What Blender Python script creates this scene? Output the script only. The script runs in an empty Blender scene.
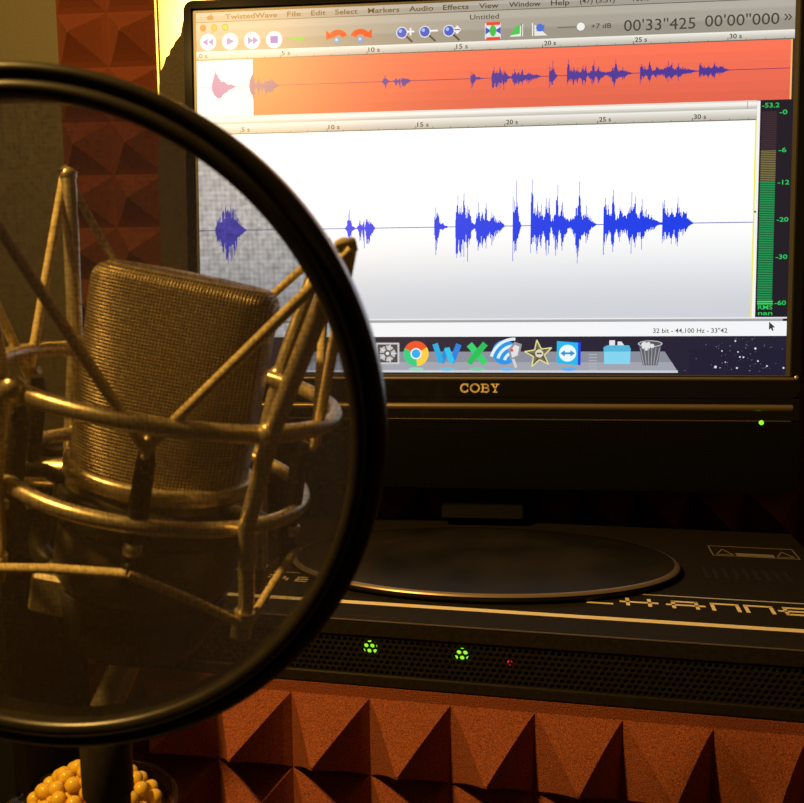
import bpy, math, random
from mathutils import Matrix, Vector
R = math.radians
random.seed(7)
sc = bpy.context.scene
col = sc.collection

# ---------------------------------------------------------------- camera, world, lamp, exposure
cam_d = bpy.data.cameras.new('camera'); cam = bpy.data.objects.new('camera', cam_d); col.objects.link(cam)
cam.matrix_world = Matrix(((0.99469037, -0.00522083, 0.10278041, 0.00536), (0.10265216, 0.12138483, -0.98728327, -0.69502),
                           (-0.00732155, 0.99259179, 0.12127625, 1.09416), (0, 0, 0, 1)))
cam_d.sensor_width = 36.0; cam_d.lens = 36.0*850/804; cam_d.clip_start = 0.01; cam_d.clip_end = 20
cam_d.dof.use_dof = True; cam_d.dof.focus_distance = 0.60; cam_d.dof.aperture_fstop = 34
sc.camera = cam
world = bpy.data.worlds.new('world'); sc.world = world; world.use_nodes = True
world.node_tree.nodes['Background'].inputs[0].default_value = (1.0, 0.62, 0.25, 1)
world.node_tree.nodes['Background'].inputs[1].default_value = 0.012
sc.view_settings.view_transform = 'Standard'; sc.view_settings.look = 'None'
sc.view_settings.exposure = 0.0; sc.view_settings.gamma = 1.0; sc.view_settings.use_curve_mapping = False
ld = bpy.data.lights.new('desk_lamp_bulb', 'POINT'); ld.energy = 27; ld.color = (1.0, 0.56, 0.13); ld.shadow_soft_size = 0.035
lamp = bpy.data.objects.new('desk_lamp_bulb', ld); col.objects.link(lamp); lamp.location = (-0.390, -0.60, 1.53)

# ---------------------------------------------------------------- materials
def lin(c): return tuple(((x/255)/12.92 if x/255 <= .04045 else ((x/255+.055)/1.055)**2.4) for x in c)+(1,)
MC = {}
def mat(name, color=(.8, .8, .8), rough=.5, metal=0.0, spec=.5, coat=0.0):
    m = bpy.data.materials.new(name); m.use_nodes = True
    p = m.node_tree.nodes['Principled BSDF']
    p.inputs['Base Color'].default_value = tuple(color[:3])+(1,)
    p.inputs['Roughness'].default_value = rough; p.inputs['Metallic'].default_value = metal
    p.inputs['Specular IOR Level'].default_value = spec; p.inputs['Coat Weight'].default_value = coat
    MC[name] = m; return m
def nodes(m): return m.node_tree.nodes, m.node_tree.links, m.node_tree.nodes['Principled BSDF']
def add_noise(m, scale, c1, c2, bump=0.0, dist=.0003, rough=None, detail=4):
    n, l, p = nodes(m)
    tc = n.new('ShaderNodeTexCoord'); t = n.new('ShaderNodeTexNoise'); t.inputs['Scale'].default_value = scale; t.inputs['Detail'].default_value = detail
    l.new(tc.outputs['Object'], t.inputs['Vector'])
    r = n.new('ShaderNodeValToRGB'); r.color_ramp.elements[0].position = .3; r.color_ramp.elements[1].position = .7
    r.color_ramp.elements[0].color = tuple(c1)+(1,); r.color_ramp.elements[1].color = tuple(c2)+(1,)
    l.new(t.outputs['Fac'], r.inputs['Fac']); l.new(r.outputs['Color'], p.inputs['Base Color'])
    if bump:
        b = n.new('ShaderNodeBump'); b.inputs['Strength'].default_value = bump; b.inputs['Distance'].default_value = dist
        l.new(t.outputs['Fac'], b.inputs['Height']); l.new(b.outputs['Normal'], p.inputs['Normal'])
    if rough:
        q = n.new('ShaderNodeMapRange'); q.inputs['To Min'].default_value = rough[0]; q.inputs['To Max'].default_value = rough[1]
        l.new(t.outputs['Fac'], q.inputs['Value']); l.new(q.outputs['Result'], p.inputs['Roughness'])
    return m
def glow(rgb, s=1.0, rough=.42):
    key = 'screen_%d_%d_%d_%d' % (rgb[0], rgb[1], rgb[2], int(s*100))
    if key in MC: return MC[key]
    m = mat(key, (.012, .012, .014), rough, 0, .72)
    p = m.node_tree.nodes['Principled BSDF']
    p.inputs['Emission Color'].default_value = lin(rgb); p.inputs['Emission Strength'].default_value = s
    return m
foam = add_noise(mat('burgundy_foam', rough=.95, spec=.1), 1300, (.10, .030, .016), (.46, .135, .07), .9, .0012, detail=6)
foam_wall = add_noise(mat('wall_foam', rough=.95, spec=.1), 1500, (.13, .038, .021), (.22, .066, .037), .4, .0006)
dark_foam = add_noise(mat('dark_foam', rough=.95, spec=.1), 900, (.05, .045, .04), (.08, .07, .055), .4)
blk = add_noise(mat('black_plastic', rough=.35), 60, (.012, .012, .013), (.018, .017, .017), rough=(.28, .42))
gloss = mat('glossy_black_plastic', (.010, .010, .011), .07)
bronze = mat('bronze_edge_and_glint', (.30, .24, .17), .32, .6)
blk_base = add_noise(mat('scuffed_black_plastic', rough=.4, spec=.08), 22, (.010, .009, .007), (.024, .020, .013), rough=(.3, .5))
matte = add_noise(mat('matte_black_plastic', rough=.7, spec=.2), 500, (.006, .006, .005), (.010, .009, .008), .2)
chassis = add_noise(mat('black_enamel_sheet', rough=.5, spec=.06), 350, (.014, .012, .009), (.024, .020, .015), .15, .0002, (.4, .55))
gold = add_noise(mat('gold_print', rough=.35), 300, (.92, .78, .44), (1, .88, .5))
silver = mat('silver_print', (.75, .75, .72), .35, .3)
slot = mat('slot_shadow_black', (.002, .002, .002), .9)
label_p = mat('label_print', (.22, .20, .15), .6)
nickel = add_noise(mat('satin_nickel', rough=.34, metal=.7), 900, (.74, .62, .40), (.88, .76, .50), .1, .0001)
steel_d = add_noise(mat('dark_painted_metal', rough=.4, spec=.3), 400, (.018, .015, .011), (.030, .025, .018))
ring_b = add_noise(mat('ring_black_plastic', rough=.3, spec=.4), 200, (.012, .010, .009), (.018, .016, .014), .1, .0001)
mic_body = add_noise(mat('champagne_mic_body', rough=.42, metal=.5), 600, (.11, .085, .05), (.15, .115, .07), .1, .0001)
wood = add_noise(mat('dark_desk_laminate', rough=.4), 30, (.045, .028, .017), (.08, .048, .028))
wallp = add_noise(mat('olive_wall_paint', rough=.55), 900, (.075, .07, .042), (.125, .112, .068), .35, .0008)
floor_m = add_noise(mat('grey_carpet', rough=.95), 300, (.08, .07, .06), (.14, .12, .1), .5)
ceil_m = add_noise(mat('ceiling_plaster', rough=.9), 200, (.35, .33, .3), (.42, .4, .37), .2)
brass = add_noise(mat('polished_brass', rough=.24, metal=1), 14, (.92, .80, .50), (.97, .86, .56), .1, .001, (.2, .28))
cord_m = mat('woven_elastic', (.92, .74, .36), .7)
n_, l_, p_ = nodes(cord_m)
tc = n_.new('ShaderNodeTexCoord'); w = n_.new('ShaderNodeTexWave'); w.inputs['Scale'].default_value = 420; w.bands_direction = 'DIAGONAL'
l_.new(tc.outputs['Object'], w.inputs['Vector']); bp = n_.new('ShaderNodeBump'); bp.inputs['Strength'].default_value = .4; bp.inputs['Distance'].default_value = .00015
l_.new(w.outputs['Fac'], bp.inputs['Height']); l_.new(bp.outputs['Normal'], p_.inputs['Normal'])
def grid_mat(name, scale, dark, light, rough, metal, dist, lo=.25, hi=.6, dirs=('X', 'Z')):
    """woven wire / punched grid: two crossed wave textures"""
    m = mat(name, rough=rough, metal=metal); n, l, p = nodes(m); tc = n.new('ShaderNodeTexCoord')
    ws = []
    for d in dirs:
        w = n.new('ShaderNodeTexWave'); w.bands_direction = d; w.inputs['Scale'].default_value = scale; w.inputs['Distortion'].default_value = .15
        l.new(tc.outputs['Object'], w.inputs['Vector']); ws.append(w)
    mx = n.new('ShaderNodeMath'); mx.operation = 'MAXIMUM'; l.new(ws[0].outputs['Fac'], mx.inputs[0]); l.new(ws[1].outputs['Fac'], mx.inputs[1])
    r = n.new('ShaderNodeValToRGB'); r.color_ramp.elements[0].position = lo; r.color_ramp.elements[1].position = hi
    r.color_ramp.elements[0].color = tuple(dark)+(1,); r.color_ramp.elements[1].color = tuple(light)+(1,)
    l.new(mx.outputs[0], r.inputs['Fac']); l.new(r.outputs['Color'], p.inputs['Base Color'])
    p.inputs['Specular IOR Level'].default_value = .5 if metal else .08
    b = n.new('ShaderNodeBump'); b.inputs['Strength'].default_value = .8; b.inputs['Distance'].default_value = dist
    l.new(mx.outputs[0], b.inputs['Height']); l.new(b.outputs['Normal'], p.inputs['Normal'])
    return m
mesh_wire = grid_mat('woven_wire_mesh', 320, (.025, .018, .008), (.55, .43, .24), .38, .65, .0005, .35, 1.0)
spk_cloth = grid_mat('speaker_grille', 150, (.0015, .0015, .0015), (.005, .0048, .0045), .95, 0, .0004, .5, .95)
# sheer nylon of the pop filter: open weave, part see-through, part scattering
nyl = bpy.data.materials.new('sheer_nylon'); nyl.use_nodes = True
n, l = nyl.node_tree.nodes, nyl.node_tree.links; n.clear()
out = n.new('ShaderNodeOutputMaterial'); mix = n.new('ShaderNodeMixShader'); tr = n.new('ShaderNodeBsdfTransparent'); df = n.new('ShaderNodeBsdfDiffuse'); tl = n.new('ShaderNodeBsdfTranslucent'); m2 = n.new('ShaderNodeMixShader')
df.inputs[0].default_value = (.15, .125, .09, 1); tl.inputs[0].default_value = (.16, .14, .11, 1); m2.inputs[0].default_value = .45
tc = n.new('ShaderNodeTexCoord'); vals = []
for d, s in (('X', 300), ('Z', 312)):
    w = n.new('ShaderNodeTexWave'); w.bands_direction = d; w.inputs['Scale'].default_value = s; w.inputs['Distortion'].default_value = 2.5; w.inputs['Detail Scale'].default_value = .6
    l.new(tc.outputs['Object'], w.inputs['Vector']); vals.append(w)
nz = n.new('ShaderNodeTexNoise'); nz.inputs['Scale'].default_value = 900; nz.inputs['Detail'].default_value = 3; l.new(tc.outputs['Object'], nz.inputs['Vector'])
nzr = n.new('ShaderNodeMapRange'); nzr.inputs['From Min'].default_value = .3; nzr.inputs['From Max'].default_value = .7; nzr.inputs['To Max'].default_value = 1.5; l.new(nz.outputs['Fac'], nzr.inputs['Value'])
a1 = n.new('ShaderNodeMath'); a1.operation = 'ADD'; l.new(vals[0].outputs['Fac'], a1.inputs[0]); l.new(vals[1].outputs['Fac'], a1.inputs[1])
a2 = n.new('ShaderNodeMath'); a2.operation = 'MULTIPLY_ADD'; a2.inputs[1].default_value = .6; l.new(a1.outputs[0], a2.inputs[0]); l.new(nzr.outputs['Result'], a2.inputs[2])
mr = n.new('ShaderNodeMapRange'); mr.inputs['From Min'].default_value = .5; mr.inputs['From Max'].default_value = 2.5; mr.inputs['To Min'].default_value = .50; mr.inputs['To Max'].default_value = .82
l.new(a2.outputs[0], mr.inputs['Value']); l.new(mr.outputs['Result'], mix.inputs[0])
l.new(df.outputs[0], m2.inputs[1]); l.new(tl.outputs[0], m2.inputs[2]); l.new(tr.outputs[0], mix.inputs[1]); l.new(m2.outputs[0], mix.inputs[2]); l.new(mix.outputs[0], out.inputs[0])
clear = mat('clear_plastic', (.95, .93, .88), .08, 0, .5); clear.node_tree.nodes['Principled BSDF'].inputs['Transmission Weight'].default_value = 1.0; clear.node_tree.nodes['Principled BSDF'].inputs['IOR'].default_value = 1.3
bead_m = mat('amber_bead', (.97, .64, .07), .25); bead_m.node_tree.nodes['Principled BSDF'].inputs['Transmission Weight'].default_value = .25
bead_m.node_tree.nodes['Principled BSDF'].inputs['Subsurface Weight'].default_value = .3; bead_m.node_tree.nodes['Principled BSDF'].inputs['Subsurface Radius'].default_value = (.004, .003, .001)
def led(name, c, s):
    m = mat(name, (.02, .02, .02), .4); p = m.node_tree.nodes['Principled BSDF']
    p.inputs['Emission Color'].default_value = tuple(c)+(1,); p.inputs['Emission Strength'].default_value = s; return m
led_g = led('green_light', (.32, 1, .03), 1.1); led_r = led('red_light', (1, .01, .04), .9); led_o = led('orange_light', (1, .5, .12), .9)
unlit = mat('unlit_lens', (.10, .08, .045), .5)

# ---------------------------------------------------------------- mesh helpers (millimetres)
class MB:
    def __init__(s, xf=None): s.v = []; s.f = []; s.m = []; s.sm = []; s.xf = xf
    def add(s, vs, fs, mi=0, smooth=False):
        o = len(s.v)
        for v in vs:
            v = Vector(v); s.v.append(s.xf @ v if s.xf else v)
        for f in fs: s.f.append(tuple(i+o for i in f)); s.m.append(mi); s.sm.append(smooth)
    def box(s, x0, x1, y0, y1, z0, z1, mi=0, b=0):
        if b:
            pr = []
            for t, k in ((z0, b), (z0+b, 0), (z1-b, 0), (z1, b)):
                pr.append([(x0+k+b*(not k), y0+k, t), (x1-k-b*(not k), y0+k, t), (x1-k, y0+k+b*(not k), t), (x1-k, y1-k-b*(not k), t), (x1-k-b*(not k), y1-k, t), (x0+k+b*(not k), y1-k, t), (x0+k, y1-k-b*(not k), t), (x0+k, y0+k+b*(not k), t)])
            vs = [p for r_ in pr for p in r_]; fs = [tuple(range(7, -1, -1)), tuple(range(24, 32))]
            for j in range(3):
                for i in range(8): fs.append((j*8+i, j*8+(i+1) % 8, j*8+8+(i+1) % 8, j*8+8+i))
            s.add(vs, fs, mi); return
        vs = [(x, y, z) for z in (z0, z1) for y in (y0, y1) for x in (x0, x1)]
        s.add(vs, [(0, 2, 3, 1), (4, 5, 7, 6), (0, 1, 5, 4), (2, 6, 7, 3), (0, 4, 6, 2), (1, 3, 7, 5)], mi)
    def tube(s, path, r, n=12, closed=False, mi=0, caps=True):
        P = [Vector(p) for p in path]; N = len(P); rs = r if isinstance(r, (list, tuple)) else [r]*N
        T = [((P[(i+1) % N] if closed or i < N-1 else P[i])-(P[i-1] if closed or i > 0 else P[i])).normalized() for i in range(N)]
        a = Vector((0, 0, 1)) if abs(T[0].z) < .9 else Vector((1, 0, 0)); u = T[0].cross(a).normalized(); vs = []
        for i in range(N):
            u = (u-T[i]*u.dot(T[i])).normalized(); w = T[i].cross(u)
            for k in range(n): vs.append(P[i]+(u*math.cos(2*math.pi*k/n)+w*math.sin(2*math.pi*k/n))*rs[i])
        fs = []
        for i in range(N if closed else N-1):
            j = (i+1) % N
            for k in range(n): fs.append((i*n+k, i*n+(k+1) % n, j*n+(k+1) % n, j*n+k))
        s.add(vs, fs, mi, True)
        if caps and not closed: s.add(vs[:n], [tuple(range(n-1, -1, -1))], mi); s.add(vs[-n:], [tuple(range(n))], mi)
    def lathe(s, prof, n=48, mi=0, closed=False, xf=None, smooth=True, sx=1, sy=1):
        vs = []; fs = []; M = len(prof)
        for i in range(n):
            c, d = math.cos(2*math.pi*i/n), math.sin(2*math.pi*i/n)
            for r, z in prof:
                v = Vector((r*c*sx, r*d*sy, z)); vs.append(xf @ v if xf else v)
        for i in range(n):
            j = (i+1) % n
            for k in range(M if closed else M-1):
                q = (k+1) % M; fs.append((i*M+k, j*M+k, j*M+q, i*M+q))
        s.add(vs, fs, mi, smooth)
    def poly(s, pts, y0, y1, mi=0):
        """prism: outline in x,z between two y"""
        n = len(pts); vs = [(p[0], y0, p[1]) for p in pts]+[(p[0], y1, p[1]) for p in pts]
        fs = [tuple(range(n)), tuple(range(2*n-1, n-1, -1))]+[(i, i+n, (i+1) % n+n, (i+1) % n) for i in range(n)]
        s.add(vs, fs, mi)
    def ball(s, c, r, mi=0, n=12):
        vs = []; fs = []
        for i in range(n//2+1):
            a = math.pi*i/(n//2)
            for k in range(n): b = 2*math.pi*k/n; vs.append((c[0]+r*math.sin(a)*math.cos(b), c[1]+r*math.sin(a)*math.sin(b), c[2]+r*math.cos(a)))
        for i in range(n//2):
            for k in range(n): fs.append((i*n+k, (i+1)*n+k, (i+1)*n+(k+1) % n, i*n+(k+1) % n))
        s.add(vs, fs, mi, True)
    def build(s, name, mats, parent=None, label=None, kind=None):
        me = bpy.data.meshes.new(name); me.from_pydata([tuple(x*.001 for x in v) for v in s.v], [], s.f)
        for m in (mats if isinstance(mats, (list, tuple)) else [mats]): me.materials.append(m)
        me.polygons.foreach_set('material_index', s.m); me.polygons.foreach_set('use_smooth', s.sm)
        me.validate(); me.update()
        o = bpy.data.objects.new(name, me); col.objects.link(o)
        if parent: o.parent = parent
        if label: o['label'] = label
        if kind: o['kind'] = kind
        return o
def thing(name, label, cat, loc=(0, 0, 0), mtx=None, group=None):
    o = bpy.data.objects.new(name, None); col.objects.link(o); o.empty_display_size = .01
    if mtx: o.matrix_world = mtx
    else: o.location = [x*.001 for x in loc]
    o['label'] = label; o['category'] = cat
    if group: o['group'] = group
    return o
def tag(o, label, cat, group=None, kind=None):
    o['label'] = label; o['category'] = cat
    if group: o['group'] = group
    if kind: o['kind'] = kind
    return o
def struct(o): o['kind'] = 'structure'; return o
def smooth_path(pts, k=8, closed=False):
    P = [Vector(p) for p in pts]; n = len(P); out = []
    for i in range(n if closed else n-1):
        a, b, c, d = (P[(i-1) % n], P[i], P[(i+1) % n], P[(i+2) % n]) if closed else (P[max(i-1, 0)], P[i], P[i+1], P[min(i+2, n-1)])
        for j in range(k):
            t = j/k; out.append(.5*((2*b)+(c-a)*t+(2*a-5*b+4*c-d)*t*t+(3*b-a-3*c+d)*t**3))
    if not closed: out.append(P[-1])
    return out
def frame(origin, x, y, z):
    """matrix from millimetre frame axes (origin in mm)"""
    return Matrix(((x[0], y[0], z[0], origin[0]), (x[1], y[1], z[1], origin[1]), (x[2], y[2], z[2], origin[2]), (0, 0, 0, 1)))
def root_m(origin, x, y, z):
    m = frame(origin, x, y, z)
    for i in range(3): m[i][3] *= .001
    return m

# ---------------------------------------------------------------- room
b = MB(); b.box(-900, 900, 150, 210, 0, 2300); struct(b.build('wall_back', wallp))
b = MB(); b.box(-960, -900, -1300, 210, 0, 2300); struct(b.build('wall_left', wallp))
b = MB(); b.box(900, 960, -1300, 210, 0, 2300); struct(b.build('wall_right', wallp))
b = MB(); b.box(-960, 960, -1300, 210, -40, 0); struct(b.build('floor', floor_m))
b = MB(); b.box(-960, 960, -1300, 210, 2300, 2340); struct(b.build('ceiling', ceil_m))

# desk
t = thing('desk', 'dark laminate desk under the foam-fronted riser and the plastic cup', 'desk', (0, -250, 0))
b = MB(); b.box(-600, 600, -340, 398, 722, 750, b=3); b.build('desktop', wood, t)
for x in (-560, 500):
    for y in (-310, 330): b = MB(); b.box(x, x+60, y, y+60, 0, 722); b.build('leg', wood, t)

# ---------------------------------------------------------------- amplifier frame: x along its front edge, y to the back, z up from its top
TH = R(-5.377); AX = (math.cos(TH), math.sin(TH), 0); AY = (-math.sin(TH), math.cos(TH), 0); AO = (-91.86, -202.08, 900)
# riser under the amplifier
t = thing('equipment_riser', 'dark wooden riser box between the desk and the rack amplifier', 'shelf', mtx=root_m((AO[0], AO[1], 750), AX, AY, (0, 0, 1)))
for nm, bx in (('top_board', (-300, 500, 22, 230, 90, 108)), ('side_board', (-300, -282, 22, 230, 0, 90)), ('side_board', (482, 500, 22, 230, 0, 90)), ('front_board', (-282, 482, 22, 36, 0, 90))):
    b = MB(); b.box(*bx); b.build(nm, wood, t)

# ---------------------------------------------------------------- acoustic foam
def foam_tile(nx, nz, pitch, h, base, rim_top=0, sag=0):
    """x right, -y out of the tile, z up; valley plane at y=0; gently hollowed pyramids"""
    b = MB(); K = 6
    W = nx*pitch; H = nz*pitch
    for i in range(nx):
        for j in range(nz):
            cx, cz = (i+.5)*pitch, (j+.5)*pitch; tipy = -h
            for s in range(4):
                c1 = [(-1, -1), (1, -1), (1, 1), (-1, 1)][s]; c2 = [(1, -1), (1, 1), (-1, 1), (-1, -1)][s]
                rows = []
                for k in range(K+1):
                    q = 1-k/K; q = max(q, .03); row = []
                    for m in range(5):
                        f = m/4; ex = (c1[0]*(1-f)+c2[0]*f); ez = (c1[1]*(1-f)+c2[1]*f)
                        hgt = h*(1-q)**1.16
                        # valleys scoop out between the corners, the ridges stay straight
                        sc_ = 0
                        row.append((cx+ex*q*pitch/2, -hgt+sc_, cz+ez*q*pitch/2))
                    rows.append(row)
                vs = [p for r_ in rows for p in r_]; fs = []
                for k in range(K):
                    for m in range(4): fs.append((k*5+m, k*5+m+1, k*5+m+6, k*5+m+5))
                b.add(vs, fs)
            q = .03; b.add([(cx-q*pitch/2, -h*.97, cz-q*pitch/2), (cx+q*pitch/2, -h*.97, cz-q*pitch/2), (cx+q*pitch/2, -h*.97, cz+q*pitch/2), (cx-q*pitch/2, -h*.97, cz+q*pitch/2)], [(0, 1, 2, 3)])
    Ht = H+rim_top
    if rim_top: b.add([(0, 0, H), (W, 0, H), (W, 0, Ht), (0, 0, Ht)], [(0, 1, 2, 3)])
    b.add([(0, 0, 0), (W, 0, 0), (W, base, 0), (0, base, 0), (0, 0, Ht), (W, 0, Ht), (W, base, Ht), (0, base, Ht)], [(0, 3, 2, 1), (4, 5, 6, 7), (3, 7, 6, 2), (0, 4, 7, 3), (1, 2, 6, 5)])
    return b
FG = 'burgundy pyramid foam strips on the riser front'
for x0, nx, lab in ((-326, 5, 'burgundy pyramid foam strip behind the microphone stand and plastic cup, in shade'), (-75.5, 6, 'burgundy pyramid foam strip under the amplifier, directly below the two green lights'), (225.5, 5, 'burgundy pyramid foam strip at the lower right corner below the amplifier')):
    m = root_m((AO[0], AO[1], 750), AX, AY, (0, 0, 1)); m = m @ Matrix.Translation((x0*.001, 0, 0))
    o = foam_tile(nx, 2, 50.2, 43, 20, rim_top=7).build('foam_strip', foam); o.matrix_world = m
    tag(o, lab, 'acoustic foam', FG)
FW = 'pyramid foam tiles on the wall behind the monitor'
P = 51.3
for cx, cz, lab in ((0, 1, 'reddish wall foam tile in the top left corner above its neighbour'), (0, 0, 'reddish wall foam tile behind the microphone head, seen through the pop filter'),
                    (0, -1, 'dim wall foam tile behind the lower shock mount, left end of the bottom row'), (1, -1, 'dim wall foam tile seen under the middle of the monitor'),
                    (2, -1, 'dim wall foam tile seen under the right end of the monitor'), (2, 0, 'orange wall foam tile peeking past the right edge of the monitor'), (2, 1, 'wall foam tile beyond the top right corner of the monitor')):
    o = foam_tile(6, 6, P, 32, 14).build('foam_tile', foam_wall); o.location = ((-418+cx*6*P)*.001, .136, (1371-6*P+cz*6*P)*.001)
    tag(o, lab, 'acoustic foam', FW)

# brass panel and dark foam off-cut behind the monitor's left edge
t = thing('brass_panel', 'polished brass coloured panel glaring yellow just left of the monitor', 'panel', (-258, 96, 750))
b = MB(); b.box(-41, 41, -2, 2, 0, 760, b=.8); b.build('sheet', brass, t)
b = MB(); b.box(-44, -40.6, -4, 4, 0, 760, b=.8); b.build('edge_trim', brass, t)
b = MB(); b.box(-38, 38, 2.1, 6.5, 0, 12, b=.8); b.build('foot', steel_d, t)
pts = [(0, 0), (48, 0), (48, 300)]
pr = [(-40, 0), (30, 0), (24, 470), (10, 560), (-2, 578), (-7, 593), (-10, 580), (-12, 577.5), (-15.5, 574), (-17, 570.5), (-20, 568), (-21.5, 563), (-24.5, 561), (-27, 554), (-30, 549), (-32, 536), (-33, 500), (-36, 470)]
b = MB(); b.poly([(x, z) for x, z in pr], -4, 5)
o = b.build('foam_offcut', dark_foam); o.location = (-.2625, .082, .75)
tag(o, 'dark ragged foam off-cut standing in front of the brass panel', 'foam piece')

# made-up speaker-shaped box, added at the left to shade the left foam strip
t = thing('shade_blocker', 'small dark speaker-shaped blocker added at the far left edge to shade the foam, dim behind the pop filter', 'shade blocker', (-308, -285, 750))
b = MB(); b.box(-84, 84, -36, 40, 0, 268, b=4); b.build('blocker_box', matte, t)
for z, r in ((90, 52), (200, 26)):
    b = MB(); b.lathe([(r, -36.2), (r+4, -37.5), (r+1, -39), (r-4, -36.6), (r*.45, -30), (r*.3, -33), (0, -34)], 40, xf=Matrix.Translation((0, 0, z)) @ Matrix.Rotation(R(-90), 4, 'X') @ Matrix.Scale(-1, 4, (0, 0, 1)) @ Matrix.Scale(-1, 4, (0, 0, 1))) if 0 else b.tube([(r*math.cos(2*math.pi*i/40), -37, z+r*math.sin(2*math.pi*i/40)) for i in range(40)], 2.2, 8, True); b.build('blocker_ring', steel_d, t)
    b = MB(); b.add([(0, -31 if r > 30 else -38.5, z)]+[((r-1.5)*math.cos(2*math.pi*i/40), -36.8, z+(r-1.5)*math.sin(2*math.pi*i/40)) for i in range(40)], [(0, 1+i, 1+(i+1) % 40) for i in range(40)], 0, True); b.build('blocker_cone', steel_d, t)

# ---------------------------------------------------------------- amplifier
amp = thing('rack_amplifier', 'black rack amplifier with gold lettering and honeycomb front under the monitor', 'amplifier', mtx=root_m(AO, AX, AY, (0, 0, 1)))
X0, X1, D, H = -160, 322, 245, 42
b = MB()
b.box(X0, X1, 6, D, -H+2, 0, b=1.2)                                  # body
b.box(X0, X1, -.4, 7, -10.5, .25, b=1.0); b.box(X0, X1, 0, 7, -H, -34.5, b=.8)      # front rails above and below the grille
b.box(X0, X0+10, 0, 7, -34.6, -10.4); b.box(X1-10, X1, 0, 7, -34.6, -10.4)
b.build('chassis', chassis, amp)
for x in (X0+40, X1-40):
    for y in (40, 210): b = MB(); b.lathe([(0, -H+.2), (9, -H+.2), (9, -H+2.2), (0, -H+2.2)], 16, xf=Matrix.Translation((x, y, 0))); b.build('foot', matte, amp)
# honeycomb plate
b = MB(); pw = 3.8; ph = pw*math.sqrt(3)/2; nr = 8; nc = int((X1-X0-16)/pw)
for j in range(nr):
    for i in range(nc):
        cx = X0+10+i*pw+(pw/2 if j % 2 else 0); cz = -34.2+ph*.4+j*ph; Rr = pw/math.sqrt(3)
        o_ = []; c_ = []
        for k in range(12):
            a = math.pi/6*k+math.pi/6
            rr = Rr if k % 2 == 0 else Rr*math.cos(math.pi/6)
            o_.append((cx+rr*math.cos(a), 1.0, cz+rr*math.sin(a))); c_.append((cx+1.42*math.cos(a), 1.0, cz+1.42*math.sin(a)))
        inner = [(x, 2.2, z) for x, _, z in c_]
        b.add(o_+c_+inner, [(k, (k+1) % 12, 12+(k+1) % 12, 12+k) for k in range(12)]+[(12+k, 12+(k+1) % 12, 24+(k+1) % 12, 24+k) for k in range(12)])
b.build('front_grille', chassis, amp)
b = MB(); b.box(X0+8, X1-8, 5.2, 6, -36, -9); b.build('grille_backing', slot, amp)
def disc(x, z, r, y, name, m, label=None):
    b = MB(); b.lathe([(0, 0), (r*.8, 0), (r, .4), (r, 1.2)], 20, xf=Matrix.Translation((x, y, z)) @ Matrix.Rotation(R(-90), 4, 'X')); b.build(name, m, amp, label)
disc(24.9, -18.6, 4.3, 3.0, 'indicator_light', led_g, 'lit green light'); disc(81.3, -18.8, 4.0, 3.0, 'indicator_light', led_g, 'lit green light')
disc(109.9, -21.6, 1.5, 3.0, 'indicator_light', led_r, 'lit red light')
for x, z in ((62.6, -17), (98.5, -17.5), (120.2, -17.5), (139.3, -18), (162, -18), (184.3, -18), (202, -22), (221.4, -21), (241.1, -19.5), (262, -19)): disc(x, z, 4.4 if x not in (202, 221.4) else 3, 3.2, 'indicator_light', unlit)
for i in range(34): disc(-52+i*3.8, -29.6, 1.5, 3.2, 'level_light', unlit)
# printed stripe, thin line and lettering on the lid
def flat(b, x0, x1, y0, y1, z=.0, hgt=.12): b.box(x0, x1, y0, y1, z-.02, z+hgt)
b = MB(); flat(b, X0+4, X1-4, 26.2, 31.4); b.build('gold_stripe', gold, amp)
b = MB(); b.box(X0+2, X1-2, -.75, -.15, -.3, .32); b.build('front_edge_highlight', bronze, amp)  # highlight along the front edge, painted as a thin bronze-coloured strip
b = MB(); flat(b, 181, X1-6, 75.3, 76.6); b.build('silver_line', silver, amp)
b = MB(); flat(b, X0+6, -29, 78.4, 79.4); b.build('silver_line', silver, amp)
def glyph(b, segs, ox, oy, w=2.3):
    for x0, y0, x1, y1 in segs:
        flat(b, ox+min(x0, x1)-(w/2 if x0 == x1 else 0), ox+max(x0, x1)+(w/2 if x0 == x1 else 0), oy+min(y0, y1)-(w/2 if y0 == y1 else 0), oy+max(y0, y1)+(w/2 if y0 == y1 else 0))
G = {'C': [(1, 11.5, 15.5, 11.5), (0, 2, 0, 9), (-1.1, 1, 15.5, 1)], 'H': [(5, 0, 5, 13.4), (18.5, 0, 18.5, 13.4), (0, 6.4, 24, 6.4)],
     'A': [(4.6, 0, 4.6, 12.4), (18.8, 0, 18.8, 12.4), (0, 6, 24, 6), (3.5, 12, 20, 12)], 'N': [(0, 0, 0, 12), (15, 0, 15, 12), (-1.1, 12.2, 16.1, 12.2)],
     'E': [(4.6, 1, 4.6, 12), (3.5, 12.2, 18, 12.2), (0, 6.4, 18, 6.4), (3.5, 1, 18, 1)], 'L': [(0, 1, 0, 12), (-1, 1, 14, 1)]}
b = MB()
for ch, x in (('C', 156), ('H', 175.7), ('A', 204.2), ('N', 232.6), ('N', 252.6), ('E', 271), ('L', 296)): glyph(b, G[ch], x, 54)
b.build('lettering', gold, amp, 'gold lettering')
b = MB()
for segs, x in (([(0, 0, 0, 7), (-1, 8, 5, 8)], -80), ([(0, 0, 0, 9), (-1, 9.5, 7, 9.5), (0, 5, 5, 5)], -67), ([(0, 0, 0, 4), (3, 4, 3, 8), (6, 0, 6, 4), (-1, 4, 7, 4)], -55), ([(0, 0, 0, 8), (-1, 8, 8, 8), (-1, 4, 8, 4), (-1, 0, 8, 0)], -42)): glyph(b, segs, x, 62, 1.5)
b.build('lettering', gold, amp, 'small gold letters')
b = MB()
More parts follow.
